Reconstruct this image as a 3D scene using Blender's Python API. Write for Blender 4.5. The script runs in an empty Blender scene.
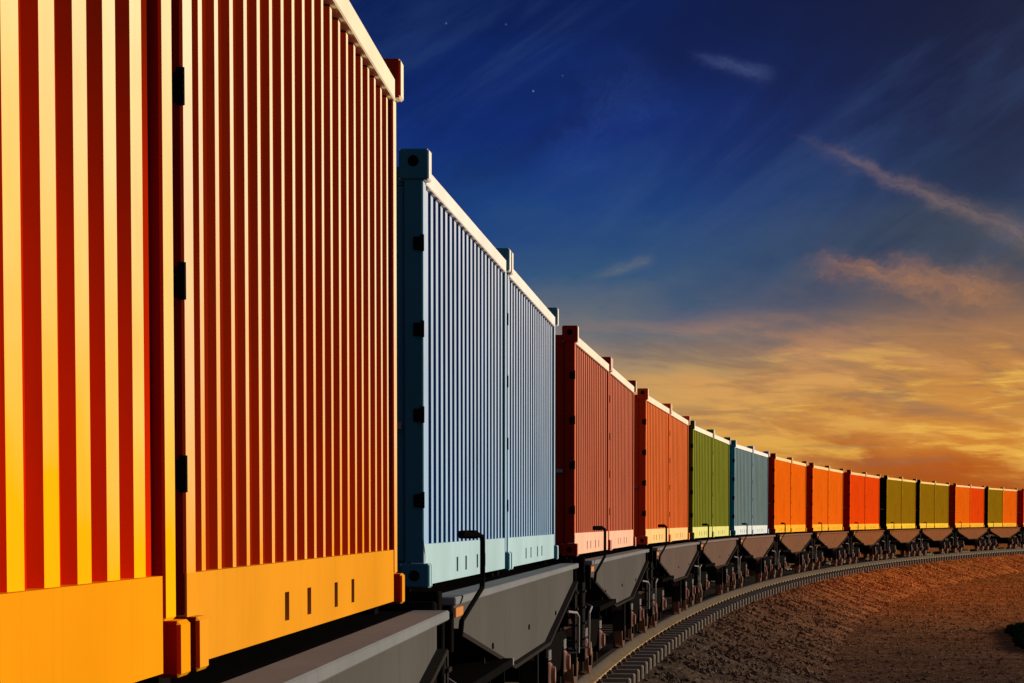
import bpy, bmesh, math, random
from mathutils import Vector, Matrix
import numpy as np
random.seed(7)
rng = np.random.default_rng(11)
S = bpy.context.scene
COL = S.collection
R = math.radians

# ------------------------------------------------------------------ camera
CAM_Z = 3.2
PITCH = 3.505
cam_d = bpy.data.cameras.new('camera')
cam = bpy.data.objects.new('camera', cam_d); COL.objects.link(cam)
cam_d.sensor_width = 36.0
cam_d.lens = 2619.0 / 1024 * 36
cam_d.shift_y = 0.3318
cam_d.clip_start = 0.1
cam_d.clip_end = 20000
cam.location = (0, 0, CAM_Z)
cam.rotation_euler = (R(90 - PITCH), 0, 0)
S.camera = cam
S.view_settings.view_transform = 'Standard'
S.view_settings.look = 'None'
S.view_settings.exposure = 0

# ------------------------------------------------------------------ helpers
def lin(r, g, b):
    f = lambda c: c/12.92 if c <= .04045 else ((c+.055)/1.055)**2.4
    return (f(r/255), f(g/255), f(b/255))

def obj(name, bm, mats, parent=None, smooth=False):
    me = bpy.data.meshes.new(name)
    bmesh.ops.recalc_face_normals(bm, faces=bm.faces)
    bm.to_mesh(me); bm.free()
    for m in (mats if isinstance(mats, (list, tuple)) else [mats]):
        me.materials.append(m)
    if smooth:
        for p in me.polygons: p.use_smooth = True
    o = bpy.data.objects.new(name, me); COL.objects.link(o)
    if parent is not None: o.parent = parent
    return o

def empty(name, loc=(0, 0, 0), rz=0):
    o = bpy.data.objects.new(name, None); COL.objects.link(o)
    o.empty_display_size = .3
    o.location = loc; o.rotation_euler = (0, 0, rz)
    return o

def tag(o, label=None, cat=None, group=None, kind=None):
    if label: o['label'] = label
    if cat: o['category'] = cat
    if group: o['group'] = group
    if kind: o['kind'] = kind
    return o

def copy_tree(o, parent=None):
    c = o.copy(); COL.objects.link(c)
    if parent is not None: c.parent = parent
    for ch in list(o.children):
        copy_tree(ch, c)
    return c

def box(bm, x0, x1, y0, y1, z0, z1, bev=0, mi=0):
    r = bmesh.ops.create_cube(bm, size=1)
    vs = r['verts']
    for v in vs:
        v.co = Vector((x0+(v.co.x+.5)*(x1-x0), y0+(v.co.y+.5)*(y1-y0), z0+(v.co.z+.5)*(z1-z0)))
    fs = list({f for v in vs for f in v.link_faces})
    for f in fs: f.material_index = mi
    if bev:
        es = list({e for v in vs for e in v.link_edges})
        bmesh.ops.bevel(bm, geom=es, offset=bev, segments=1, affect='EDGES', clamp_overlap=True)

def cyl(bm, a, b, r0, r1=None, seg=16, cap=True):
    a, b = Vector(a), Vector(b); d = b-a
    r1 = r0 if r1 is None else r1
    q = d.to_track_quat('Z', 'Y').to_matrix().to_4x4()
    bmesh.ops.create_cone(bm, cap_ends=cap, segments=seg, radius1=r0, radius2=r1, depth=d.length,
                          matrix=Matrix.Translation((a+b)/2) @ q)

def tube(bm, pts, r, seg=10):
    """bent round bar through the points, with mitred joints"""
    pts = [Vector(p) for p in pts]
    rings = []
    n = len(pts)
    up0 = None
    for i, p in enumerate(pts):
        if i == 0: t = (pts[1]-p).normalized()
        elif i == n-1: t = (p-pts[i-1]).normalized()
        else: t = ((p-pts[i-1]).normalized()+(pts[i+1]-p).normalized()).normalized()
        ref = Vector((1, 0, 0)) if abs(t.x) < .9 else Vector((0, 0, 1))
        if up0 is not None: ref = up0
        a = t.cross(ref)
        if a.length < 1e-4: a = t.orthogonal()
        a.normalize(); b = a.cross(t).normalized(); up0 = b
        rings.append([bm.verts.new(p + r*(math.cos(2*math.pi*k/seg)*a+math.sin(2*math.pi*k/seg)*b)) for k in range(seg)])
    for i in range(n-1):
        for k in range(seg):
            bm.faces.new((rings[i][k], rings[i][(k+1) % seg], rings[i+1][(k+1) % seg], rings[i+1][k]))
    bm.faces.new(rings[0][::-1]); bm.faces.new(rings[-1])

def prism_yz(bm, poly, x0, x1):
    """polygon in the y-z plane pulled out along x"""
    a = [bm.verts.new((x0, y, z)) for y, z in poly]
    b = [bm.verts.new((x1, y, z)) for y, z in poly]
    n = len(poly)
    bm.faces.new(a[::-1]); bm.faces.new(b)
    for i in range(n):
        bm.faces.new((a[i], a[(i+1) % n], b[(i+1) % n], b[i]))

# ------------------------------------------------------------------ node helpers
class NT:
    def __init__(s, tree): s.t = tree; s.n = tree.nodes; s.l = tree.links
    def node(s, typ, **kw):
        n = s.n.new(typ)
        for k, v in kw.items(): setattr(n, k, v)
        return n
    def put(s, sock, v):
        if isinstance(v, bpy.types.NodeSocket): s.l.new(v, sock)
        elif v is not None:
            if isinstance(v, tuple) and len(v) == 3 and sock.type == 'RGBA': v = (*v, 1)
            sock.default_value = v
    def m(s, op, a, b=None, c=None, clamp=False):
        n = s.node('ShaderNodeMath', operation=op); n.use_clamp = clamp
        for i, v in enumerate((a, b, c)):
            if v is not None: s.put(n.inputs[i], v)
        return n.outputs[0]
    def mix(s, f, a, b, blend='MIX'):
        n = s.node('ShaderNodeMix', data_type='RGBA', blend_type=blend)
        n.clamp_factor = True
        s.put(n.inputs[0], f); s.put(n.inputs[6], a); s.put(n.inputs[7], b)
        return n.outputs[2]
    def ramp(s, fac, stops, interp='LINEAR'):
        n = s.node('ShaderNodeValToRGB'); cr = n.color_ramp; cr.interpolation = interp
        while len(cr.elements) < len(stops): cr.elements.new(.5)
        for e, (p, c) in zip(cr.elements, stops):
            e.position = p; e.color = (*c, 1) if len(c) == 3 else c
        s.put(n.inputs[0], fac)
        return n.outputs[0]
    def noise(s, vec, scale, detail=4, rough=.55, dist=0):
        n = s.node('ShaderNodeTexNoise')
        if vec is not None: s.put(n.inputs['Vector'], vec)
        n.inputs['Scale'].default_value = scale; n.inputs['Detail'].default_value = detail
        n.inputs['Roughness'].default_value = rough; n.inputs['Distortion'].default_value = dist
        return n.outputs['Fac']
    def rng(s, v, a, b, c=0., d=1., smooth=False):
        n = s.node('ShaderNodeMapRange'); n.clamp = True
        if smooth: n.interpolation_type = 'SMOOTHSTEP'
        s.put(n.inputs[0], v)
        for i, x in zip((1, 2, 3, 4), (a, b, c, d)): n.inputs[i].default_value = x
        return n.outputs[0]
    def comb(s, x, y, z):
        n = s.node('ShaderNodeCombineXYZ')
        for i, v in enumerate((x, y, z)): s.put(n.inputs[i], v)
        return n.outputs[0]
    def sep(s, v):
        n = s.node('ShaderNodeSeparateXYZ'); s.put(n.inputs[0], v); return n.outputs
    def coord(s, k='Object'):
        return s.node('ShaderNodeTexCoord').outputs[k]
    def bump(s, h, strength=.3, dist=.01):
        n = s.node('ShaderNodeBump'); s.put(n.inputs['Height'], h)
        n.inputs['Strength'].default_value = strength; n.inputs['Distance'].default_value = dist
        return n.outputs[0]

def material(name):
    m = bpy.data.materials.new(name); m.use_nodes = True
    t = NT(m.node_tree)
    b = t.n['Principled BSDF']
    return m, t, b

def paint(name, low, high=None, rough=.55, dirt=.25, dirtcol=None, spec=0., z0=.1, z1=2.5):
    """sprayed steel paint: light gradient toward the top painted in, streaked and scuffed"""
    m, t, b = material(name)
    co = t.coord('Object')
    x, y, z = t.sep(co)
    rnd = t.node('ShaderNodeObjectInfo').outputs['Random']
    if dirtcol is None: dirtcol = tuple(v*.38+.002 for v in low)
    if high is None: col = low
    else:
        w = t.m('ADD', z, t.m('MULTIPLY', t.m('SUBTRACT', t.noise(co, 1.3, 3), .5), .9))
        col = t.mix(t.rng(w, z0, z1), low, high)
    streak = t.noise(t.comb(t.m('MULTIPLY', x, 9), t.m('ADD', t.m('MULTIPLY', y, 9), t.m('MULTIPLY', rnd, 50)), t.m('MULTIPLY', z, .7)), 1.6, 5, .65)
    sf = t.rng(streak, .52, .78, 0, dirt, True)
    patch = t.noise(co, 5.0, 6, .7)
    pf = t.rng(patch, .56, .75, 0, dirt*.8, True)
    col = t.mix(sf, col, dirtcol)
    col = t.mix(pf, col, t.mix(.5, col, dirtcol))
    mot = t.rng(t.noise(co, .9, 3), .3, .7, .88, 1.06)
    col = t.mix(1.0, col, t.comb(mot, mot, mot), 'MULTIPLY')
    t.put(b.inputs['Base Color'], col)
    t.put(b.inputs['Roughness'], t.rng(patch, .3, .7, rough-.12, rough+.15))
    b.inputs['Specular IOR Level'].default_value = spec
    t.put(b.inputs['Normal'], t.bump(t.noise(co, 2.2, 3), .12, .02))
    return m

def metal(name, col, rough=.5, metallic=0., rust=.3, rustcol=(.06, .03, .018), scale=6, spec=.0):
    m, t, b = material(name)
    co = t.coord('Object')
    n1 = t.noise(co, scale, 6, .65); n2 = t.noise(co, scale*4.3, 4)
    c = t.mix(t.rng(n1, .45, .7, 0, rust, True), col, rustcol)
    c = t.mix(t.rng(n2, .4, .75, 0, .35), c, tuple(v*.55 for v in col))
    t.put(b.inputs['Base Color'], c)
    t.put(b.inputs['Roughness'], t.rng(n2, .3, .7, rough-.12, rough+.15))
    b.inputs['Metallic'].default_value = metallic
    b.inputs['Specular IOR Level'].default_value = spec
    t.put(b.inputs['Normal'], t.bump(n2, .2, .01))
    return m

# ------------------------------------------------------------------ light and sky
SUN_AZ = 64.0      # degrees to the right of the view direction
SUN_EL = 11.0
sd = bpy.data.lights.new('sun', 'SUN'); sun = bpy.data.objects.new('sun', sd); COL.objects.link(sun)
sd.energy = 4.5; sd.angle = R(.6); sd.color = (1, .86, .66)
sv = Vector((math.sin(R(SUN_AZ))*math.cos(R(SUN_EL)), math.cos(R(SUN_AZ))*math.cos(R(SUN_EL)), math.sin(R(SUN_EL))))
sun.rotation_euler = sv.to_track_quat('Z', 'Y').to_euler()
sun.location = sv*60

W = bpy.data.worlds.new('World'); S.world = W; W.use_nodes = True
t = NT(W.node_tree); t.n.clear()
out = t.node('ShaderNodeOutputWorld'); bg = t.node('ShaderNodeBackground')
t.l.new(bg.outputs[0], out.inputs[0])
d = t.coord('Generated')
dx, dy, dz = t.sep(d)
az = t.m('MULTIPLY', t.m('ARCTAN2', dx, dy), 180/math.pi)
el = t.m('MULTIPLY', t.m('ARCSINE', dz), 180/math.pi)
wob = t.noise(t.comb(t.m('MULTIPLY', az, .22), t.m('MULTIPLY', el, .55), 3.1), 1.0, 5, .55)
elw = t.m('ADD', el, t.m('MULTIPLY', t.m('SUBTRACT', wob, .5), 2.6))
e = lambda y: math.degrees(math.atan((520.9-y)/2619))/14
f = t.m('DIVIDE', elw, 14.0)
left = t.ramp(f, [(0, lin(150, 75, 22)), (e(440), lin(186, 136, 78)), (e(395), lin(182, 150, 100)), (e(362), lin(148, 128, 108)), (e(330), lin(98, 106, 116)),
                  (e(290), lin(48, 84, 120)), (e(220), lin(22, 62, 124)), (e(130), lin(10, 42, 112)), (e(40), lin(5, 30, 88)), (1, lin(4, 21, 70))])
right = t.ramp(f, [(0, lin(150, 62, 10)), (e(478), lin(178, 86, 26)), (e(445), lin(204, 126, 48)), (e(400), lin(200, 136, 64)), (e(350), lin(172, 120, 76)),
                   (e(312), lin(128, 100, 84)), (e(265), lin(60, 72, 88)), (e(200), lin(26, 49, 82)), (e(100), lin(10, 29, 66)), (1, lin(4, 15, 42))])
lr = t.rng(az, 1.5, 10.5, 0, 1, True)
sky = t.mix(lr, left, right)
# layered evening clouds low on the right
cn = t.noise(t.comb(t.m('MULTIPLY', az, .26), t.m('ADD', t.m('MULTIPLY', el, 1.25), t.m('MULTIPLY', az, .14)), 1.9), 1.1, 8, .60, .45)
cn2 = t.noise(t.comb(t.m('MULTIPLY', az, .40), t.m('MULTIPLY', el, 3.0), 9.7), 1.1, 7, .58, .35)
band = t.m('MULTIPLY', t.rng(el, .5, 1.4, 0, 1, True), t.rng(el, 2.9, 4.9, 1, 0, True))
side = t.rng(az, .5, 6, .45, 1, True)
cm = t.m('MULTIPLY', t.m('MULTIPLY', t.rng(cn, .46, .62, 0, 1, True), band), side)
sky = t.mix(t.m('MULTIPLY', cm, .72), sky, t.mix(t.rng(el, 1.5, 4.2), lin(236, 180, 78), lin(206, 140, 96)))
dk = t.m('MULTIPLY', t.m('MULTIPLY', t.rng(cn2, .50, .70, 0, 1, True), band), side)
sky = t.mix(t.m('MULTIPLY', dk, .45), sky, lin(142, 98, 76))
br = t.m('MULTIPLY', t.m('MULTIPLY', t.rng(cn2, .47, .30, 0, 1, True), t.m('MULTIPLY', t.rng(el, .8, 1.5, 0, 1, True), t.rng(el, 2.8, 4.4, 1, 0, True))), t.rng(az, 3, 7.5, 0, 1, True))
sky = t.mix(t.m('MULTIPLY', br, .6), sky, lin(250, 196, 84))
gr = t.m('MULTIPLY', t.m('MULTIPLY', t.rng(cn, .47, .36, 0, 1, True), t.m('MULTIPLY', t.rng(el, 1.8, 2.6, 0, 1, True), t.rng(el, 3.4, 5.2, 1, 0, True))), .36)
sky = t.mix(gr, sky, lin(98, 88, 90))
veil = t.noise(t.comb(t.m('ADD', t.m('MULTIPLY', az, .22), t.m('MULTIPLY', el, -.16)), t.m('ADD', t.m('MULTIPLY', el, .34), t.m('MULTIPLY', az, -.20)), 4.4), 1.0, 7, .62, .5)
sky = t.mix(t.m('MULTIPLY', t.m('MULTIPLY', t.rng(veil, .46, .72, 0, .28, True), t.rng(el, 3.5, 5.5, 0, 1, True)), t.rng(el, 10, 13, 1, .3)), sky, lin(58, 86, 134))
sky = t.mix(t.m('MULTIPLY', t.rng(veil, .50, .30, 0, .35, True), t.rng(el, 4, 6, 0, 1, True)), sky, lin(6, 18, 58))
# thin cirrus trails: soft strips about a line in (azimuth, elevation)
def streak(sky, p, q, w0, w1, col, amt, seed):
    ax, ay = p; bx, by = q
    L = math.hypot(bx-ax, by-ay); ux, uy = (bx-ax)/L, (by-ay)/L
    px = t.m('SUBTRACT', az, ax); py = t.m('SUBTRACT', el, ay)
    al = t.m('ADD', t.m('MULTIPLY', px, ux), t.m('MULTIPLY', py, uy))
    n = t.noise(t.comb(t.m('MULTIPLY', az, .9), t.m('MULTIPLY', el, 1.3), seed), 1.3, 6, .65)
    ac = t.m('ADD', t.m('SUBTRACT', t.m('MULTIPLY', py, ux), t.m('MULTIPLY', px, uy)), t.m('MULTIPLY', t.m('SUBTRACT', n, .5), w1*2.6))
    wid = t.rng(al, 0, L, w0, w1)
    g = t.m('POWER', 2.718, t.m('MULTIPLY', t.m('POWER', t.m('DIVIDE', t.m('ABSOLUTE', ac), wid), 2), -1))
    ends = t.m('MULTIPLY', t.rng(al, -.2, L*.45, 0, 1, True), t.rng(al, L*.9, L*1.25, 1, 0, True))
    fine = t.rng(t.noise(t.comb(t.m('MULTIPLY', al, 1.2), t.m('MULTIPLY', ac, 5), seed+4), 1.4, 6, .7), .3, .65, .35, 1)
    return t.mix(t.m('MULTIPLY', t.m('MULTIPLY', g, ends), t.m('MULTIPLY', fine, amt)), sky, col)
A = lambda x: math.degrees(math.atan((x-512)/2619))
Eh = lambda y: math.degrees(math.atan((520.9-y)/2619))
sky = streak(sky, (A(785), Eh(140)), (A(1030), Eh(248)),   .10, .26, lin(160, 128, 114), .36, 2.2)
sky = streak(sky, (A(790), Eh(262)), (A(990), Eh(298)), .18, .42, lin(196, 132, 82), .54, 5.2)
sky = streak(sky, (A(690), Eh(62)), (A(760), Eh(82)), .10, .16, lin(78, 92, 140), .45, 7.9)
sky = streak(sky, (A(590), Eh(280)), (A(645), Eh(264)), .08, .14, lin(112, 116, 120), .5, 8.8)
sky = streak(sky, (A(530), Eh(205)), (A(640), Eh(90)), .5, .8, lin(36, 66, 140), .4, 6.1)
# first stars
for (sx, sy, a) in ((447, 31, .20), (533, 97, .32), (506, 32, .12), (562, 82, .10)):
    q = t.m('ADD', t.m('POWER', t.m('SUBTRACT', az, A(sx)), 2), t.m('POWER', t.m('SUBTRACT', el, Eh(sy)), 2))
    g = t.m('POWER', 2.718, t.m('MULTIPLY', q, -1/(.017**2)))
    sky = t.mix(t.m('MULTIPLY', g, a), sky, lin(190, 205, 235))
# higher up, and the softer evening sky behind the viewer
sky = t.mix(t.rng(el, 11.5, 40, 0, 1, True), sky, (.030, .050, .115))
back = t.m('MULTIPLY', t.rng(t.m('ABSOLUTE', az), 60, 150, 0, 1, True), t.rng(el, 0, 70, 1, .3))
sky = t.mix(back, sky, (.20, .185, .21))
# glow of the low sun on the right, outside the picture
qd = t.m('ADD', t.m('POWER', t.m('DIVIDE', t.m('SUBTRACT', az, SUN_AZ), 26), 2), t.m('POWER', t.m('DIVIDE', t.m('SUBTRACT', el, 4), 11), 2))
sky = t.mix(t.m('MULTIPLY', t.m('POWER', 2.718, t.m('MULTIPLY', qd, -1)), .9), sky, (1.0, .52, .16))
ns = t.node('ShaderNodeTexSky', sky_type='NISHITA'); ns.sun_disc = False
ns.sun_elevation = R(SUN_EL); ns.sun_rotation = R(SUN_AZ)
nb = t.node('ShaderNodeVectorMath', operation='SCALE'); t.l.new(ns.outputs[0], nb.inputs[0]); nb.inputs['Scale'].default_value = .0006
va = t.node('ShaderNodeVectorMath', operation='ADD'); t.put(va.inputs[0], sky); t.l.new(nb.outputs[0], va.inputs[1])
t.l.new(va.outputs[0], bg.inputs[0]); bg.inputs[1].default_value = 1.0

# ------------------------------------------------------------------ the line of the track (right face of the containers)
TH0, K0, K1, PITCHW, X0, Y0, LW = .0704639, 1.59452831e-3, 5.50185e-7, 14.6005636, -.495355, 16.1946785, 12.18
DS = .05
_a = []
for sg in (1, -1):
    X, Y, s = X0, Y0, 0.
    while abs(s) < (420 if sg > 0 else 40):
        a = TH0+K0*s+K1*s*s/2
        _a.append((s, X, Y, a))
        X += sg*DS*math.sin(a+sg*DS*K0/2); Y += sg*DS*math.cos(a+sg*DS*K0/2); s += sg*DS
PT = np.array(sorted(_a))
def at(s, d=0.):
    """point on the track at distance s, d to the left of the container faces; and the heading"""
    X = np.interp(s, PT[:, 0], PT[:, 1]); Y = np.interp(s, PT[:, 0], PT[:, 2]); a = np.interp(s, PT[:, 0], PT[:, 3])
    return X-d*math.cos(a), Y+d*math.sin(a), a
HW = 1.22
RAIL_Z = 1.25          # top of the rails
BED_Z = .89            # top of the ballast
FLOOR_Z = CAM_Z-.414   # underside of the containers

def sweep(bm, prof, s0, s1, ds, mi=0, closed=False, jit=None):
    """profile of (d, z) swept along the track"""
    ss = np.arange(s0, s1+ds*.5, ds)
    rows = []
    for s in ss:
        X, Y, a = at(s)
        ca, sa = math.cos(a), math.sin(a)
        rows.append([bm.verts.new((X-dd*ca, Y+dd*sa, z)) for dd, z in prof])
    n = len(prof)
    for i in range(len(rows)-1):
        for k in range(n if closed else n-1):
            f = bm.faces.new((rows[i][k], rows[i][(k+1) % n], rows[i+1][(k+1) % n], rows[i+1][k]))
            f.material_index = mi
    return rows

# ------------------------------------------------------------------ materials of the setting
def ground_mat(name, near, far, y0, y1, sc=1.0, bstr=.9):
    m, t, b = material(name)
    co = t.coord('Object')
    x, y, z = t.sep(co)
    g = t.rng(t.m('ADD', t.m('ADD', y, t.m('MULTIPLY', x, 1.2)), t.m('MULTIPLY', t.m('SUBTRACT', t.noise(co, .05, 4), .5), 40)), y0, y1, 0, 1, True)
    c = t.mix(g, near, far)  # sunset warmth tinted into the colour toward the far right
    n1 = t.noise(co, 1.1*sc, 8, .72); n2 = t.noise(co, 7*sc, 5, .7); n3 = t.noise(co, .18*sc, 4)
    v = t.node('ShaderNodeTexVoronoi'); t.put(v.inputs['Vector'], co); v.inputs['Scale'].default_value = 6*sc
    k = t.m('MULTIPLY', t.m('MULTIPLY', t.rng(n1, .25, .75, .35, 1.6), t.rng(n2, .25, .75, .55, 1.45)), t.rng(n3, .3, .7, .75, 1.25))
    c = t.mix(1.0, c, t.comb(k, k, k), 'MULTIPLY')
    t.put(b.inputs['Base Color'], c)
    b.inputs['Roughness'].default_value = .95; b.inputs['Specular IOR Level'].default_value = 0
    h = t.m('ADD', t.m('ADD', t.m('MULTIPLY', n2, .6), n1), t.m('MULTIPLY', v.outputs['Distance'], .6))
    t.put(b.inputs['Normal'], t.bump(h, bstr, .12))
    return m
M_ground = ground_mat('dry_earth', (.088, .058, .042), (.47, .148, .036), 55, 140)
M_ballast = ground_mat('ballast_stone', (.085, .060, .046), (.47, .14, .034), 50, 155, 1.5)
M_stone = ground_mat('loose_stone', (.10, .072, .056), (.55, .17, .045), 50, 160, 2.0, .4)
M_rail = metal('worn_rail_steel', (.085, .072, .06), .5, .2, .5, (.07, .04, .025), 3)
M_railfoot = metal('lit_rusty_rail_foot', (.34, .25, .15), .6, .1, .35, (.12, .06, .03), 3)  # lit lower edge of the rail painted in as a bright foot
M_sleep = metal('weathered_concrete', (.21, .18, .155), .9, 0, .4, (.09, .06, .045), 3)
M_clip = metal('rusty_clip', (.09, .06, .045), .6, .3, .5)
M_leaf, t, b = material('bush_leaf')
nn = t.noise(t.coord('Object'), 4, 3)
t.put(b.inputs['Base Color'], t.mix(nn, (.002, .008, .004), (.005, .018, .008))); b.inputs['Roughness'].default_value = .9; b.inputs['Specular IOR Level'].default_value = 0

# ------------------------------------------------------------------ ground, ballast, rails, sleepers
bm = bmesh.new()
gx = [-9000, -2500, -700, -200, -60] + list(np.linspace(-20, 70, 46)) + [110, 250, 800, 2500, 9000]
gy = [-400, -100, -20] + list(np.linspace(10, 230, 111)) + [280, 400, 800, 2500, 9000]
grid = [[bm.verts.new((x, y, 0)) for x in gx] for y in gy]
for i in range(len(gy)-1):
    for j in range(len(gx)-1):
        bm.faces.new((grid[i][j], grid[i][j+1], grid[i+1][j+1], grid[i+1][j]))
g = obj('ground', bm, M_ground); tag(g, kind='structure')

bm = bmesh.new()
prof = [(-3.25, -.03), (-2.95, .05), (-2.4, .25), (-1.8, .43), (-1.2, .63), (-.75, .80), (-.45, BED_Z), (.4, BED_Z), (1.22, BED_Z), (2.0, BED_Z), (2.9, BED_Z), (3.3, .80), (5.7, -.03)]
rows = sweep(bm, prof, -20, 400, .5)
for r in rows:
    for k, v in enumerate(r):
        if 0 < k < 6: v.co.z += random.uniform(-.05, .05); v.co.x += random.uniform(-.25, .25) if k < 2 else random.uniform(-.08, .08)
        elif k in (6,): v.co.z += random.uniform(-.03, .02)
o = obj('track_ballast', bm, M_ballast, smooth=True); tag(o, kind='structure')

# loose stones over the shoulder and the ground beside it: one mass nobody could count
def stones(name, n, dlo, dhi, slo, shi, rlo, rhi):
    base = np.array([(1, 0, 0), (-1, 0, 0), (0, 1, 0), (0, -1, 0), (0, 0, 1), (0, 0, -1)], float)
    tri = np.array([(0, 2, 4), (2, 1, 4), (1, 3, 4), (3, 0, 4), (2, 0, 5), (1, 2, 5), (3, 1, 5), (0, 3, 5)])
    V = np.zeros((n*6, 3)); F = np.zeros((n*8, 3), int)
    pd = np.array([p[0] for p in prof]); pz = np.array([p[1] for p in prof])
    for i in range(n):
        s = slo+(shi-slo)*rng.random()**.8; dd = dlo+(dhi-dlo)*rng.random()
        X, Y, a = at(s, dd)
        z = max(0., float(np.interp(dd, pd, pz))) if dd > -3.25 else 0.
        r = rlo+(rhi-rlo)*rng.random()**2.2
        q = base*rng.uniform(.55, 1.2, (6, 3))*r + rng.normal(0, .18*r, (6, 3))
        an = rng.random()*6.283; c, sn = math.cos(an), math.sin(an)
        q = np.stack([q[:, 0]*c-q[:, 1]*sn, q[:, 0]*sn+q[:, 1]*c, q[:, 2]*.75], 1)
        V[i*6:i*6+6] = q+np.array((X, Y, z+.12*r)); F[i*8:i*8+8] = tri+i*6
    me = bpy.data.meshes.new(name); me.from_pydata(V.tolist(), [], F.tolist()); me.materials.append(M_stone)
    o = bpy.data.objects.new(name, me); COL.objects.link(o)
    return o
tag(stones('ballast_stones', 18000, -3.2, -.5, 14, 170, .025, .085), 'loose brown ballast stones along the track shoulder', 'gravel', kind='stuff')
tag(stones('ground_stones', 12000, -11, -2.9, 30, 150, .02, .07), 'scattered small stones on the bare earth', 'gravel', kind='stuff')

def rail(name, dc, label):
    z = RAIL_Z
    p = [(-.062, z-.018), (-.045, z), (.045, z), (.062, z-.018), (.06, z-.055), (.02, z-.07), (.02, z-.135), (.11, z-.145), (.11, z-.18), (-.11, z-.18), (-.11, z-.145), (-.02, z-.135), (-.02, z-.07), (-.06, z-.055)]
    bm = bmesh.new()
    sweep(bm, [(dc+a, zz) for a, zz in p], -18, 400, .6, closed=True)
    for f in bm.faces:
        if f.calc_center_median().z < z-.139: f.material_index = 1
    o = obj(name, bm, [M_rail, M_railfoot]); tag(o, label, 'rail')
rail('rail', .06, 'curved steel rail nearer the viewer, on the sleeper ends outside the wheels')
rail('rail', 2.38, 'curved steel rail on the far side, half hidden under the wagons')

sl = empty('sleeper')
bm = bmesh.new()
box(bm, -1.66, 1.66, -.125, .125, -.30, 0, .02); obj('block', bm, M_sleep, sl)
for sx in (-1.16, 1.16):
    for sg in (-1, 1):
        bm = bmesh.new()
        x0 = sx+sg*.15
        box(bm, x0-.035, x0+.035, -.06, .06, 0, .028, .006); cyl(bm, (x0, 0, .028), (x0, 0, .05), .02, seg=8)
        obj('rail_clip', bm, M_clip, sl)
n_sl = 0
s = -6.0
first = True
while s < 235 and n_sl < 230:
    X, Y, a = at(s, HW)
    o = sl if first else copy_tree(sl); first = False
    o.location = (X, Y, RAIL_Z-.182+random.uniform(-.004, .001)); o.rotation_euler = (0, 0, -a+random.uniform(-.006, .006))
    tag(o, 'weathered grey sleeper crossing under the curved rails, its end showing in the ballast', 'sleeper', 'sleepers laid along the curved track')
    n_sl += 1; s += 1.06

# ------------------------------------------------------------------ containers
M_black = metal('dark_opening', (.006, .006, .007), .8, 0, .1)
M_steel = metal('galvanised_rod', (.22, .22, .22), .45, .4, .3)
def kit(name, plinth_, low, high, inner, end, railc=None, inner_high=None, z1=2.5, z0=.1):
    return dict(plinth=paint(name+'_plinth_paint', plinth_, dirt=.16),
                outer=paint(name+'_rib_glow_paint', low, high, dirt=.10, z0=z0, z1=z1),  # pale glow painted in toward the top of the rib flats
                inner=paint(name+'_groove_shade_paint', inner, inner_high, dirt=.25, z0=z0, z1=z1),  # shade of the unlit grooves painted in as a dark colour
                end=paint(name+'_end_shade_paint', end, dirt=.3),  # shade on the end faces darkened into the colour
                rail=paint(name+'_rail_glow_paint', railc or high, dirt=.08))  # glare on the lit top rails painted in as a pale tone
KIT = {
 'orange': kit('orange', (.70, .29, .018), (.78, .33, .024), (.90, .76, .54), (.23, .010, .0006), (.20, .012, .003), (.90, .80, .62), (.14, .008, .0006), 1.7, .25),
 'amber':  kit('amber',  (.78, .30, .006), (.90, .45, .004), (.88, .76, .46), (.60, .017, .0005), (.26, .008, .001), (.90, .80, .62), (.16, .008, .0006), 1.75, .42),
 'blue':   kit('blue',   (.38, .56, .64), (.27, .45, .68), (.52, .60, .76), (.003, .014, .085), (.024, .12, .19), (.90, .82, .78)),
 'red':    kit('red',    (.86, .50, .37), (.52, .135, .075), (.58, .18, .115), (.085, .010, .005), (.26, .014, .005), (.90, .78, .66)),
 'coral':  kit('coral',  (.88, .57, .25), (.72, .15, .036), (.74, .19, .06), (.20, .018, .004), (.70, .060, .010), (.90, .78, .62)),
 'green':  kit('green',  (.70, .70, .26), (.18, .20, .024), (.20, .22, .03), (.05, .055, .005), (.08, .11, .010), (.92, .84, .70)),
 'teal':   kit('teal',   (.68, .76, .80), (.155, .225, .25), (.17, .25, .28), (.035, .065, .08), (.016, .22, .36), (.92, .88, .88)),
 'tango':  kit('tango',  (.90, .46, .040), (.90, .165, .006), (.90, .17, .007), (.36, .035, .002), (.42, .018, .003), (.92, .68, .34)),  # tango, scarlet, olive: sunset haze of the far containers mixed into the colours
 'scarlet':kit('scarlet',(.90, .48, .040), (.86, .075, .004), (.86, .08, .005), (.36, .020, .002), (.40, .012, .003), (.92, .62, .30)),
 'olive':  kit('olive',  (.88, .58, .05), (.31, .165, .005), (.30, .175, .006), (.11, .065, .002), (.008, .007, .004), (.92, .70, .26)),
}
LC, HC = 6.05, 2.59
PW = .17      # width of a corner post
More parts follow.
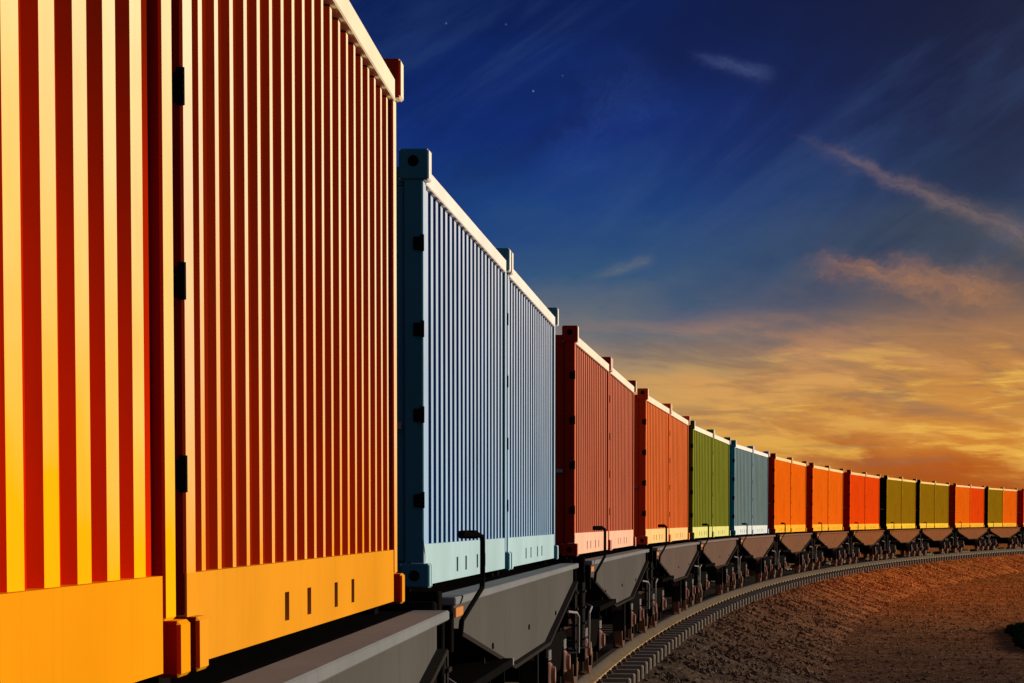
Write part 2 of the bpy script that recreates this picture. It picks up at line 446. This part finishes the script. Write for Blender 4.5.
def corrugated(bm, x_out, depth, y0, y1, z0, z1, period, flat, sgn):
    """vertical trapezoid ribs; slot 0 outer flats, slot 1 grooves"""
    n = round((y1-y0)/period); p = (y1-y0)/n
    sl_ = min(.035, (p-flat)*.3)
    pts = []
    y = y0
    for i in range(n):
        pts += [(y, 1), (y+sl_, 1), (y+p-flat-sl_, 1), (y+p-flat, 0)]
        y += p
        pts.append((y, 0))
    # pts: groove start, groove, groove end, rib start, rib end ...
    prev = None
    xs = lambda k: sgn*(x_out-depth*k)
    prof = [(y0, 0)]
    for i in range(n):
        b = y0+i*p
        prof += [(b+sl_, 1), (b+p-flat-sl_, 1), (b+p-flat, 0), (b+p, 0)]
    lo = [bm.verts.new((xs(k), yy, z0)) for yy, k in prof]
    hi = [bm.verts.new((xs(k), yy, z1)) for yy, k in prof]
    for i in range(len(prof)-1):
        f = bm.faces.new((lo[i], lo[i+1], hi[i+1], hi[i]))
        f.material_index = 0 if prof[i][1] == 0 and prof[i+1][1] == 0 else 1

PROTO = {}
def container(kitname, period, flat, depth, recess=.03):
    key = (kitname, period, flat, depth, recess)
    if key in PROTO: return copy_tree(PROTO[key])
    K = KIT[kitname]
    c = empty('shipping_container')
    PROTO[key] = c
    y0, y1 = -LC/2, LC/2
    PB = .27
    for sg in (1, -1):
        bm = bmesh.new()
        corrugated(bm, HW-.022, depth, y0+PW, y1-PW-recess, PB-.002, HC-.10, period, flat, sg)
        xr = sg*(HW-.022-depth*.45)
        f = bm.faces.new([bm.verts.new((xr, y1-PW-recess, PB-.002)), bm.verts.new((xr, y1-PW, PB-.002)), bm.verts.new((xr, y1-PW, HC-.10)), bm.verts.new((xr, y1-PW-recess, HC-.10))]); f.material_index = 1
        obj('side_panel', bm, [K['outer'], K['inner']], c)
        # plain lower panel with four openings for lifting forks
        bm = bmesh.new()
        ys = []
        for cy in (-1.02, -.42, .42, 1.02): ys += [cy-.055, cy+.055]
        xs0, xs1 = sorted((sg*(HW-.08), sg*HW))
        edges = [y0+.015] + ys + [y1-PW-.045]
        for i in range(len(edges)-1):
            a, b_ = edges[i], edges[i+1]
            if i % 2 == 0: box(bm, xs0, xs1, a, b_, .015, PB)
            else:
                box(bm, xs0, xs1, a, b_, .015, .065); box(bm, xs0, xs1, a, b_, .165, PB)
        bmesh.ops.remove_doubles(bm, verts=bm.verts, dist=.0005)
        pl = obj('bottom_rail', bm, K['plinth'], c)
        for cy in (-1.02, -.42, .42, 1.02):
            bm = bmesh.new(); xa, xb = sorted((sg*(HW-.078), sg*(HW-.03)))
            box(bm, xa, xb, cy-.054, cy+.054, .066, .164)
            obj('slot', bm, M_black, pl)
        bm = bmesh.new(); xa, xb = sorted((sg*(HW-.09), sg*(HW+.008)))
        box(bm, xa, xb, y0+.12, y1-.12, HC-.105, HC, .006); obj('top_rail', bm, K['rail'], c)
    for yy, s in ((y0, 1), (y1, -1)):
        for sg in (1, -1):
            bm = bmesh.new()
            xa, xb = sorted((sg*(HW-.12), sg*(HW-.001))); ya, yb = sorted((yy+s*.012, yy+s*PW))
            box(bm, xa, xb, ya, yb, .15, HC-.07, .008)
            for f in bm.faces:
                f.material_index = 1 if abs(f.normal.y) > .6 else 0  # end-facing sides take the copy with painted-in shade
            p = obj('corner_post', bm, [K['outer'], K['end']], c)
            for z0_, z1_, ext in ((0, .15, .036), (HC-.09, HC+.10, .036)):
                bm = bmesh.new()
                xa, xb = sorted((sg*(HW-.15), sg*(HW+ext))); ya, yb = sorted((yy, yy+s*.16))
                box(bm, xa, xb, ya, yb, z0_, z1_, .01)
                for f in bm.faces:
                    f.material_index = 1 if abs(f.normal.y) > .6 else 0
                k = obj('corner_casting', bm, [K['rail'] if z0_ else K['plinth'], K['end']], c)
                zc = (z0_+z1_)/2+(.02 if z0_ else 0)
                bm = bmesh.new()
                cyl(bm, (sg*(HW-.06), yy-s*.003, zc), (sg*(HW-.06), yy+s*.02, zc), .034, seg=14)
                obj('hole', bm, M_black, k)
    # door end faces the viewer (local -y): two doors, rods, hinges
    for sg in (1, -1):
        bm = bmesh.new(); xa, xb = sorted((sg*.008, sg*(HW-.125)))
        box(bm, xa, xb, y0+.045, y0+.085, .16, HC-.12, .006)
        for q in range(5):
            zz = .45+q*.42; box(bm, min(sg*.1, sg*1.0), max(sg*.1, sg*1.0), y0+.036, y0+.05, zz, zz+.10, .012)
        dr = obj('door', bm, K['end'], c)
        for xx in (.28, .78):
            bm = bmesh.new(); cyl(bm, (sg*xx, y0+.022, .18), (sg*xx, y0+.022, HC-.14), .017, seg=8)
            box(bm, min(sg*xx, sg*(xx+.3)), max(sg*xx, sg*(xx+.3)), y0+.005, y0+.018, .98, 1.02)
            obj('lock_rod', bm, M_steel, dr)
        for q in range(4):
            zz = .50+q*.525
            bm = bmesh.new(); xa, xb = sorted((sg*(HW-.062), sg*(HW-.006)))
            box(bm, xa, xb, y0-.004, y0+.03, zz, zz+.08, .006)
            cyl(bm, (sg*(HW-.006), y0+.006, zz-.008), (sg*(HW-.006), y0+.006, zz+.093), .012, seg=8)
            obj('hinge', bm, M_black, dr)
    bm = bmesh.new(); box(bm, -(HW-.13), HW-.13, y0+.04, y0+.10, .02, .158); obj('door_sill', bm, K['end'], c)
    bm = bmesh.new(); box(bm, -(HW-.13), HW-.13, y0+.04, y0+.10, HC-.118, HC-.005); obj('door_header', bm, K['end'], c)
    bm = bmesh.new()
    n = 9
    box(bm, -(HW-.121), HW-.121, y1-.08, y1-.06, .02, HC-.02)
    for i in range(n):
        xx = -1.0+i*.25; box(bm, xx-.05, xx+.05, y1-.061, y1-.04, .3, HC-.15, .012)
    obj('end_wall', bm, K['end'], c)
    bm = bmesh.new(); box(bm, -(HW-.092), HW-.092, y0+.101, y1-.101, HC-.06, HC-.035)
    for i in range(14):
        yy = y0+.4+i*.4; box(bm, -1.05, 1.05, yy-.09, yy+.09, HC-.036, HC-.018, .01)
    obj('roof', bm, K['rail'], c)
    bm = bmesh.new(); box(bm, -(HW-.085), HW-.085, y0+.11, y1-.11, .02, .06); obj('floor', bm, M_black, c)
    return c

# ------------------------------------------------------------------ the flat wagon (built once, along local y, rail top = 0)
def add_warm_haze(m, far, y0=35, y1=120):
    """warm far haze tinted into the wagon paint, by where each wagon stands"""
    t = NT(m.node_tree); b = t.n['Principled BSDF']
    src = b.inputs['Base Color'].links[0].from_socket
    pos = t.node('ShaderNodeObjectInfo').outputs['Location']
    g = t.rng(t.sep(pos)[1], y0, y1, 0, 1)
    mot = t.rng(t.noise(t.coord('Object'), 3, 5), .3, .7, .85, 1.12)
    t.put(b.inputs['Base Color'], t.mix(g, src, t.mix(1.0, far, t.comb(mot, mot, mot), 'MULTIPLY')))
M_sill = paint('wagon_grey_paint', (.092, .088, .088), rough=.6, dirt=.35, dirtcol=(.035, .026, .022), z0=0, z1=1)
add_warm_haze(M_sill, (.21, .082, .034))
M_top = paint('wagon_flange_skylit', (.19, .20, .22), rough=.5, dirt=.3)  # sky light on the ledge painted in as a paler blue-grey
add_warm_haze(M_top, (.23, .085, .03))
M_dark = metal('black_running_gear', (.007, .0065, .0065), .6, 0, .4, (.014, .009, .007), spec=0.)
M_iron = metal('grey_running_gear', (.026, .024, .023), .5, .1, .5, (.03, .018, .012))
M_wheel = metal('wheel_steel', (.11, .066, .052), .5, .1, .5, (.08, .04, .026), 4)
M_tread = metal('polished_tread', (.23, .115, .08), .5, .1, .4)
M_box = metal('axle_box_paint', (.28, .15, .125), .5, .1, .4, (.12, .07, .05), 6)
M_cap = metal('pale_cap', (.30, .29, .30), .5, .1, .3)
M_refl, t, b = material('orange_reflector')
t.put(b.inputs['Base Color'], t.mix(t.noise(t.coord('Object'), 30, 3), (.75, .28, .05), (.60, .20, .04))); b.inputs['Roughness'].default_value = .35

FZ = RAIL_Z                    # wagon root z
h2 = lambda h: (CAM_Z-h)-FZ    # depth below the eye -> wagon z
DECK = h2(.462)
def wheel_mesh(x, y, r, sg):
    bm = bmesh.new()
    cyl(bm, (x-sg*.06, y, r), (x+sg*.05, y, r), r, seg=32)
    return bm
wg = empty('flat_wagon')
YE = 6.42
BOG, AX, WR = 4.65, 1.18, .44
bm = bmesh.new(); box(bm, -1.26, 1.26, -YE+.02, YE-.02, DECK-.06, DECK-.004, .004); obj('deck', bm, M_dark, wg)  # black stands in for the shadow under the containers
bm = bmesh.new()
for sx in (-.35, .35): box(bm, sx-.07, sx+.07, -6.9, 6.9, DECK-.42, DECK-.065)
for i in range(7):
    yy = -5.4+i*1.8; box(bm, -1.15, 1.15, yy-.04, yy+.04, DECK-.28, DECK-.064)
obj('under_frame', bm, M_dark, wg)
for sg in (1, -1):
    zt, ze, zb = DECK-.055, h2(.655), h2(1.115)
    poly = [(-YE+.12, zt), (-YE+.12, ze), (-1.95, zb), (1.95, zb), (YE-.12, ze), (YE-.12, zt)]
    bm = bmesh.new(); xa, xb = sorted((sg*1.385, sg*1.40)); prism_yz(bm, poly, xa, xb)
    pl = obj('side_sill', bm, M_sill, wg)
    bm = bmesh.new(); xa, xb = sorted((sg*1.262, sg*1.455)); box(bm, xa, xb, -YE, YE, DECK-.052, DECK, .008); obj('top_flange', bm, M_top, pl)
    bm = bmesh.new(); xa, xb = sorted((sg*1.30, sg*1.455))
    low = [(-YE+.12, ze), (-1.95, zb), (1.95, zb), (YE-.12, ze)]
    prism_yz(bm, low+[(a, b_-.03) for a, b_ in low[::-1]], xa, xb)
    obj('bottom_flange', bm, M_iron, pl)
    bm = bmesh.new()
    for yy in (-4.1, -3.4, 0., 3.4, 4.1): cyl(bm, (sg*1.40, yy, .98 if abs(yy) > 3.8 else .80+.25), (sg*1.412, yy, .98 if abs(yy) > 3.8 else 1.05), .022, seg=10)
    obj('rivets', bm, M_iron, pl)
    # dark upright end bracket, slanting strut behind the sill end
    for e_ in (1, -1):
        bm = bmesh.new()
        xa, xb = sorted((sg*1.15, sg*1.43)); ya, yb = sorted((e_*(YE-.118), e_*(YE+.02)))
        box(bm, xa, xb, ya, yb, h2(.80), DECK-.056, .006)
        obj('end_bracket', bm, M_dark, wg)
        bm = bmesh.new()
        ya, yb = sorted((e_*(YE+.03), e_*(YE+.20))); xa, xb = sorted((sg*1.18, sg*1.375))
        box(bm, xa, xb, ya, yb, h2(.88), DECK-.01+.05, .01)
        box(bm, min(sg*1.22, sg*1.34), max(sg*1.22, sg*1.34), ya+.02, yb-.02, h2(1.16), h2(.882), .006)
        obj('end_post', bm, M_dark, wg)
        # stirrup step hanging at the end
        bm = bmesh.new()
        yy = e_*(YE+.30)
        tube(bm, [(sg*1.36, e_*(YE-.35), h2(.98)), (sg*1.44, e_*(YE-.1), h2(1.0)), (sg*1.44, yy, h2(1.06)), (sg*1.44, yy, h2(1.45)), (sg*1.20, yy, h2(1.47))], .014, 8)
        obj('stirrup', bm, M_cap, wg)
        bm = bmesh.new()
        for q in (0, .22):
            cyl(bm, (sg*1.38, e_*(YE+.42+q), h2(.70)), (sg*1.38, e_*(YE+.42+q), h2(1.42)), .022, seg=8)
        for q in range(4):
            zz = h2(.80+.18*q); box(bm, min(sg*1.30, sg*1.42), max(sg*1.30, sg*1.42), min(e_*(YE+.42), e_*(YE+.64)), max(e_*(YE+.42), e_*(YE+.64)), zz-.012, zz+.012)
        obj('end_ladder', bm, M_iron, wg)
        # buffer
        bm = bmesh.new()
        cyl(bm, (sg*.88, e_*6.75, DECK-.30), (sg*.88, e_*7.02, DECK-.30), .09, seg=14)
        cyl(bm, (sg*.88, e_*7.02, DECK-.30), (sg*.88, e_*7.235, DECK-.30), .055, seg=12)
        bf = obj('buffer', bm, M_dark, wg)
        bm = bmesh.new(); cyl(bm, (sg*.88, e_*7.235, DECK-.30), (sg*.88, e_*7.275, DECK-.30), .20, seg=20); obj('buffer_head', bm, M_iron, bf)
        bm = bmesh.new()
        tube(bm, [(sg*.55, e_*6.84, DECK-.36), (sg*.58, e_*7.0, DECK-.62), (sg*.5, e_*7.2, DECK-.75)], .025, 8); obj('brake_hose', bm, M_dark, wg)
    # step board reaching out below the sill at the near end
    bm = bmesh.new()
    e_ = -sg
    ya, yb = sorted((e_*3.15, e_*6.2)); xa, xb = sorted((sg*1.20, sg*1.53))
    box(bm, xa, xb, ya, yb, h2(1.06), h2(1.0), .006)
    for q in (3.5, 4.6, 5.8):
        box(bm, min(sg*1.2, sg*1.5), max(sg*1.2, sg*1.5), min(e_*q, e_*(q+.06)), max(e_*q, e_*(q+.06)), h2(1.16), h2(1.062))
    st = obj('step_board', bm, M_dark, wg)
    bm = bmesh.new(); ya, yb = sorted((e_*3.09, e_*3.145)); box(bm, sorted((sg*1.36, sg*1.53))[0], sorted((sg*1.36, sg*1.53))[1], ya, yb, h2(1.055), h2(1.002), .004); obj('nosing', bm, M_cap, st)
    # bent hand-brake shaft with its grip, and the orange reflector
    bm = bmesh.new()
    yb = e_*(YE+.10)
    tube(bm, [(sg*1.49, yb, h2(.70)), (sg*1.50, yb, h2(.60)), (sg*1.56, e_*(YE-.55), h2(.42)), (sg*1.56, e_*(YE-.60), h2(.36)), (sg*1.56, e_*(YE-.60), h2(.13)), (sg*1.56, e_*(YE-.57), h2(.10)), (sg*1.535, e_*(YE-.53), h2(.085)), (sg*1.46, e_*(YE-.44), h2(.085))], .0165, 8)
    hb = obj('brake_handle', bm, M_dark, wg)
    bm = bmesh.new()
    cyl(bm, (sg*1.53, e_*(YE-.52), h2(.085)), (sg*1.44, e_*(YE-.42), h2(.085)), .026, seg=10)
    cyl(bm, (sg*1.50, e_*(YE-.49), h2(.10)), (sg*1.50, e_*(YE-.49), h2(.058)), .026, seg=10)
    cyl(bm, (sg*1.45, e_*(YE-.43), h2(.10)), (sg*1.45, e_*(YE-.43), h2(.062)), .026, seg=10)
    obj('grip', bm, M_dark, hb)
    bm = bmesh.new(); xa, xb = sorted((sg*1.401, sg*1.412)); ya, yb = sorted((e_*(YE-.42), e_*(YE-.86))); box(bm, xa, xb, ya, yb, h2(.60), h2(.54), .003); obj('reflector', bm, M_refl, wg)
for e_ in (1, -1):
    bm = bmesh.new(); ya, yb = sorted((e_*6.62, e_*6.78)); box(bm, -1.28, 1.28, ya, yb, DECK-.50, DECK-.08, .01); obj('headstock', bm, M_dark, wg)
    bm = bmesh.new(); cyl(bm, (0, e_*6.78, DECK-.30), (0, e_*7.08, DECK-.30), .05, seg=10); box(bm, -.07, .07, min(e_*7.0, e_*7.29), max(e_*7.0, e_*7.29), DECK-.38, DECK-.22, .02); obj('coupler', bm, M_iron, wg)
    # bogie
    bm = bmesh.new()
    yc = e_*BOG
    for sg in (1, -1):
        poly = [(yc-1.6, .62), (yc-1.6, .72), (yc-.7, .80), (yc+.7, .80), (yc+1.6, .72), (yc+1.6, .62), (yc+.95, .60), (yc+.55, .40), (yc-.55, .40), (yc-.95, .60)]
        prism_yz(bm, poly, min(sg*1.275, sg*1.335), max(sg*1.275, sg*1.335))
        for ay in (-AX, AX):
            for q in (-.24, .24):
                box(bm, min(sg*1.262, sg*1.345), max(sg*1.262, sg*1.345), yc+ay+q-.05, yc+ay+q+.05, .30, .615, .006)
    box(bm, -1.27, 1.27, yc-.18, yc+.18, .42, .78, .01)
    bg_ = obj('bogie', bm, M_dark, wg)
    for sg in (1, -1):
        for ay in (-AX, AX):
            y = yc+ay
            bm = bmesh.new()
            xw = sg*1.16
            # tread, flange, dished web and hub as turned rings
            prof_w = [(.0, .07), (.10, .085), (.13, .03), (.34, .015), (.37, .05), (WR-.012, .06), (WR, .05), (WR+.004, -.05), (WR+.03, -.06), (WR+.03, -.085), (.36, -.07), (.13, -.03), (.0, -.06)]
            seg = 36; rings = []
            for rr, off in prof_w:
                if rr == 0: rings.append([bm.verts.new((xw+sg*off, y, WR))])
                else: rings.append([bm.verts.new((xw+sg*off, y+rr*math.cos(2*math.pi*k/seg), WR+rr*math.sin(2*math.pi*k/seg))) for k in range(seg)])
            for i in range(len(rings)-1):
                a, b_ = rings[i], rings[i+1]
                for k in range(seg):
                    k2 = (k+1) % seg
                    if len(a) == 1: f = bm.faces.new((a[0], b_[k], b_[k2]))
                    elif len(b_) == 1: f = bm.faces.new((a[k], a[k2], b_[0]))
                    else: f = bm.faces.new((a[k], a[k2], b_[k2], b_[k]))
                    f.material_index = 1 if i in (5, 6, 7) else 0
                    f.smooth = True
            obj('wheel', bm, [M_wheel, M_tread], bg_)
            bm = bmesh.new()
            box(bm, min(sg*1.25, sg*1.36), max(sg*1.25, sg*1.36), y-.15, y+.15, WR-.13, WR+.13, .03)
            cyl(bm, (sg*1.355, y, WR), (sg*1.40, y, WR), .095, .08, seg=18)
            obj('axle_box', bm, M_box, bg_)
            bm = bmesh.new()
            for q in (-.085, .085):
                pts = [(sg*(1.31+.035*math.cos(u)), y+q+.035*math.sin(u), WR+.135+.10*u/(2*math.pi*5)) for u in np.linspace(0, 2*math.pi*5, 60)]
                tube(bm, pts, .010, 6)
            obj('spring', bm, M_cap, bg_)
    for ay in (-AX, AX):
        bm = bmesh.new(); cyl(bm, (-1.13, yc+ay, WR), (1.13, yc+ay, WR), .075, seg=14); obj('axle', bm, M_iron, bg_)
        for sg in (1, -1):
            for q in (-1, 1):
                bm = bmesh.new()
                box(bm, min(sg*1.10, sg*1.262), max(sg*1.10, sg*1.262), yc+ay+q*(WR+.05)-.03, yc+ay+q*(WR+.05)+.03, WR-.16, WR+.16, .01)
                cyl(bm, (sg*1.25, yc+ay+q*(WR+.05), WR-.30), (sg*1.25, yc+ay+q*(WR+.08), WR+.34), .02, seg=8)
                obj('brake_shoe', bm, M_iron, bg_)
bm = bmesh.new()
cyl(bm, (.5, -1.2, .55), (.5, 1.2, .55), .17, seg=20); box(bm, -.7, -.2, -.8, .4, .45, .75, .02)
obj('air_tank', bm, M_dark, wg)
for yy in (-6.0, -.25, .25, 6.0):
    for sg in (1, -1):
        bm = bmesh.new(); box(bm, sg*1.05-.07, sg*1.05+.07, yy-.09, yy+.09, DECK-.005, FLOOR_Z-FZ-.001); obj('container_pad', bm, M_dark, wg)

# ------------------------------------------------------------------ the train
DXW = {1: -.050, 2: .03, 3: .065, 4: -.005, 5: -.055, 6: -.048, 7: -.028, 8: .02, 9: .09, 10: 0, 11: .06, 12: -.06}
G1, G2, G3 = (.285, .066, .020, .06), (.285, .125, .019), (.36, .23, .012)
G4 = (.46, .29, .019)
TR = [  # kit, profile, kit, profile, two labels, wagon label
 ('amber', (.318, .148, .030, .16), 'orange', G1,
  'huge yellow orange container cut off by the left edge, wide ribs',
  'tall orange container with thin pale ribs, second from the left edge',
  'grey flat wagon carrying the two huge orange containers nearest the viewer'),
 ('blue', G2, 'blue', G2,
  'bright blue container standing directly right of the tall orange one, its dark end showing',
  'bright blue container touching the back of another blue one, before the dark red end',
  'grey flat wagon under the two bright blue containers'),
 ('red', (.34, .17, .024), 'red', (.36, .19, .023),
  'brownish red container with pink lower rail, standing right behind the bright blue pair',
  'brownish red container with pink lower rail, rear one of its pair before the coral pair',
  'grey flat wagon under the brownish red containers with pink lower rails'),
 ('coral', (.38, .215, .022), 'coral', (.40, .235, .022),
  'coral orange container with cream lower rail, front of the pair behind the brownish red one',
  'coral orange container with cream lower rail, rear of the pair before the bright green one',
  'brownish grey flat wagon under the coral orange containers with cream lower rails'),
 ('green', G4, 'green', G4,
  'leaf green container with dark green end, front of the pair behind the coral one',
  'leaf green container just ahead of the pale teal blue pair',
  'brownish flat wagon under the leaf green containers before the teal pair'),
 ('teal', G4, 'teal', G4,
  'pale teal blue container with white lower rail, right behind the leaf green pair',
  'pale teal blue container with white lower rail, rear of its pair before bright orange ones',
  'brown flat wagon under the pale teal blue containers with white lower rails'),
 ('tango', G3, 'tango', G3,
  'bright orange container with yellow lower rail, right behind the pale teal pair',
  'bright orange container with yellow lower rail, second one behind the pale teal pair',
  'brown flat wagon under the two orange containers right behind the teal pair'),
 ('tango', G3, 'tango', G3,
  'bright orange container with yellow lower rail, third one behind the pale teal pair',
  'bright orange container with yellow lower rail, just ahead of the scarlet pair',
  'brown flat wagon under the orange containers just ahead of the scarlet pair'),
 ('scarlet', G3, 'scarlet', G3,
  'scarlet container with yellow lower rail, right behind the bright orange ones',
  'scarlet container with yellow lower rail, rear of its pair, next to olive green ones',
  'brown flat wagon under the scarlet pair just ahead of the olive green containers'),
 ('olive', G3, 'olive', G3,
  'small olive green container with blackish end, right behind the scarlet pair',
  'small olive green container, second one behind the scarlet pair',
  'small brown flat wagon under the olive green pair that follows the scarlet containers'),
 ('olive', G3, 'olive', G3,
  'small olive green container, third one behind the scarlet pair',
  'small olive green container, fourth one behind the scarlet pair, before an orange one',
  'small brown flat wagon under the second olive green pair far along the curve'),
 ('tango', G3, 'scarlet', G3,
  'small orange container right behind the four olive green ones, coupled with a scarlet one',
  'small scarlet container standing between two small containers, orange before and olive behind',
  'small brown flat wagon carrying one orange and one scarlet container near the right edge'),
 ('olive', G3, 'tango', G3,
  'last small olive green container near the right edge, next to an orange one',
  'small orange container near the right edge, right behind the last olive green one',
  'small brown flat wagon carrying one olive green and one orange container near the right edge'),
 ('scarlet', G3, 'scarlet', G3,
  'farthest visible container, dark red end cut off by the right edge',
  'red container behind the farthest dark red end, past the right edge',
  'farthest brown flat wagon, cut off by the right edge'),
]
for i, (k1, g1, k2, g2, l1, l2, lw) in enumerate(TR):
    s0 = (i-1)*PITCHW
    X, Y, _ = at(s0)
    _, _, a = at(s0+LW/2)
    X += DXW.get(i, 0)
    if i == 0: X, Y, a = -1.218, 1.07, .0527
    if i == 1: a += .003
    ux, uy = math.sin(a), math.cos(a); lx, ly = -math.cos(a), math.sin(a)
    P = lambda s, d: (X+s*ux+d*lx, Y+s*uy+d*ly)
    w = wg if i == 0 else copy_tree(wg)
    w.location = (*P(LW/2, HW), FZ); w.rotation_euler = (0, 0, -a)
    tag(w, lw, 'wagon', 'flat wagons of the train')
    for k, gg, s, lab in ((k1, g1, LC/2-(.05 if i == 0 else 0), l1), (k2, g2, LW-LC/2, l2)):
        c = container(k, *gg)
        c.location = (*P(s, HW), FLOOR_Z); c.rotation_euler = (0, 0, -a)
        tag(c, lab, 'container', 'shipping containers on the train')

# ------------------------------------------------------------------ patch of low green plants at the right
bm = bmesh.new()
for q in range(14000):
    if q < 5000: an = rng.random()*6.283; rr = rng.random()**.5
    else: an = math.pi+rng.uniform(-1.2, 1.2); rr = rng.uniform(.72, 1.0)
    cy = 72+14*rr*math.sin(an); cx = cy*(.2685+.0785*rr*math.cos(an)*(1+.04*math.sin(7*an+1)))
    hgt = rng.uniform(.06, .22)
    for k in range(3):
        p = Vector((cx+rng.normal(0, .06), cy+rng.normal(0, .06), 0)); an2 = rng.random()*6.283
        w = Vector((math.cos(an2), math.sin(an2), 0))*rng.uniform(.02, .05)
        tip = p+Vector((rng.normal(0, .07), rng.normal(0, .07), hgt))
        bm.faces.new([bm.verts.new(p-w), bm.verts.new(p+w), bm.verts.new(tip+w*.3), bm.verts.new(tip-w*.3)])
me = bpy.data.meshes.new('ground_cover'); bm.to_mesh(me); bm.free(); me.materials.append(M_leaf)
o = bpy.data.objects.new('ground_cover', me); COL.objects.link(o)
tag(o, 'patch of low dark green plants on the bare earth at the right edge', 'plants', kind='stuff')
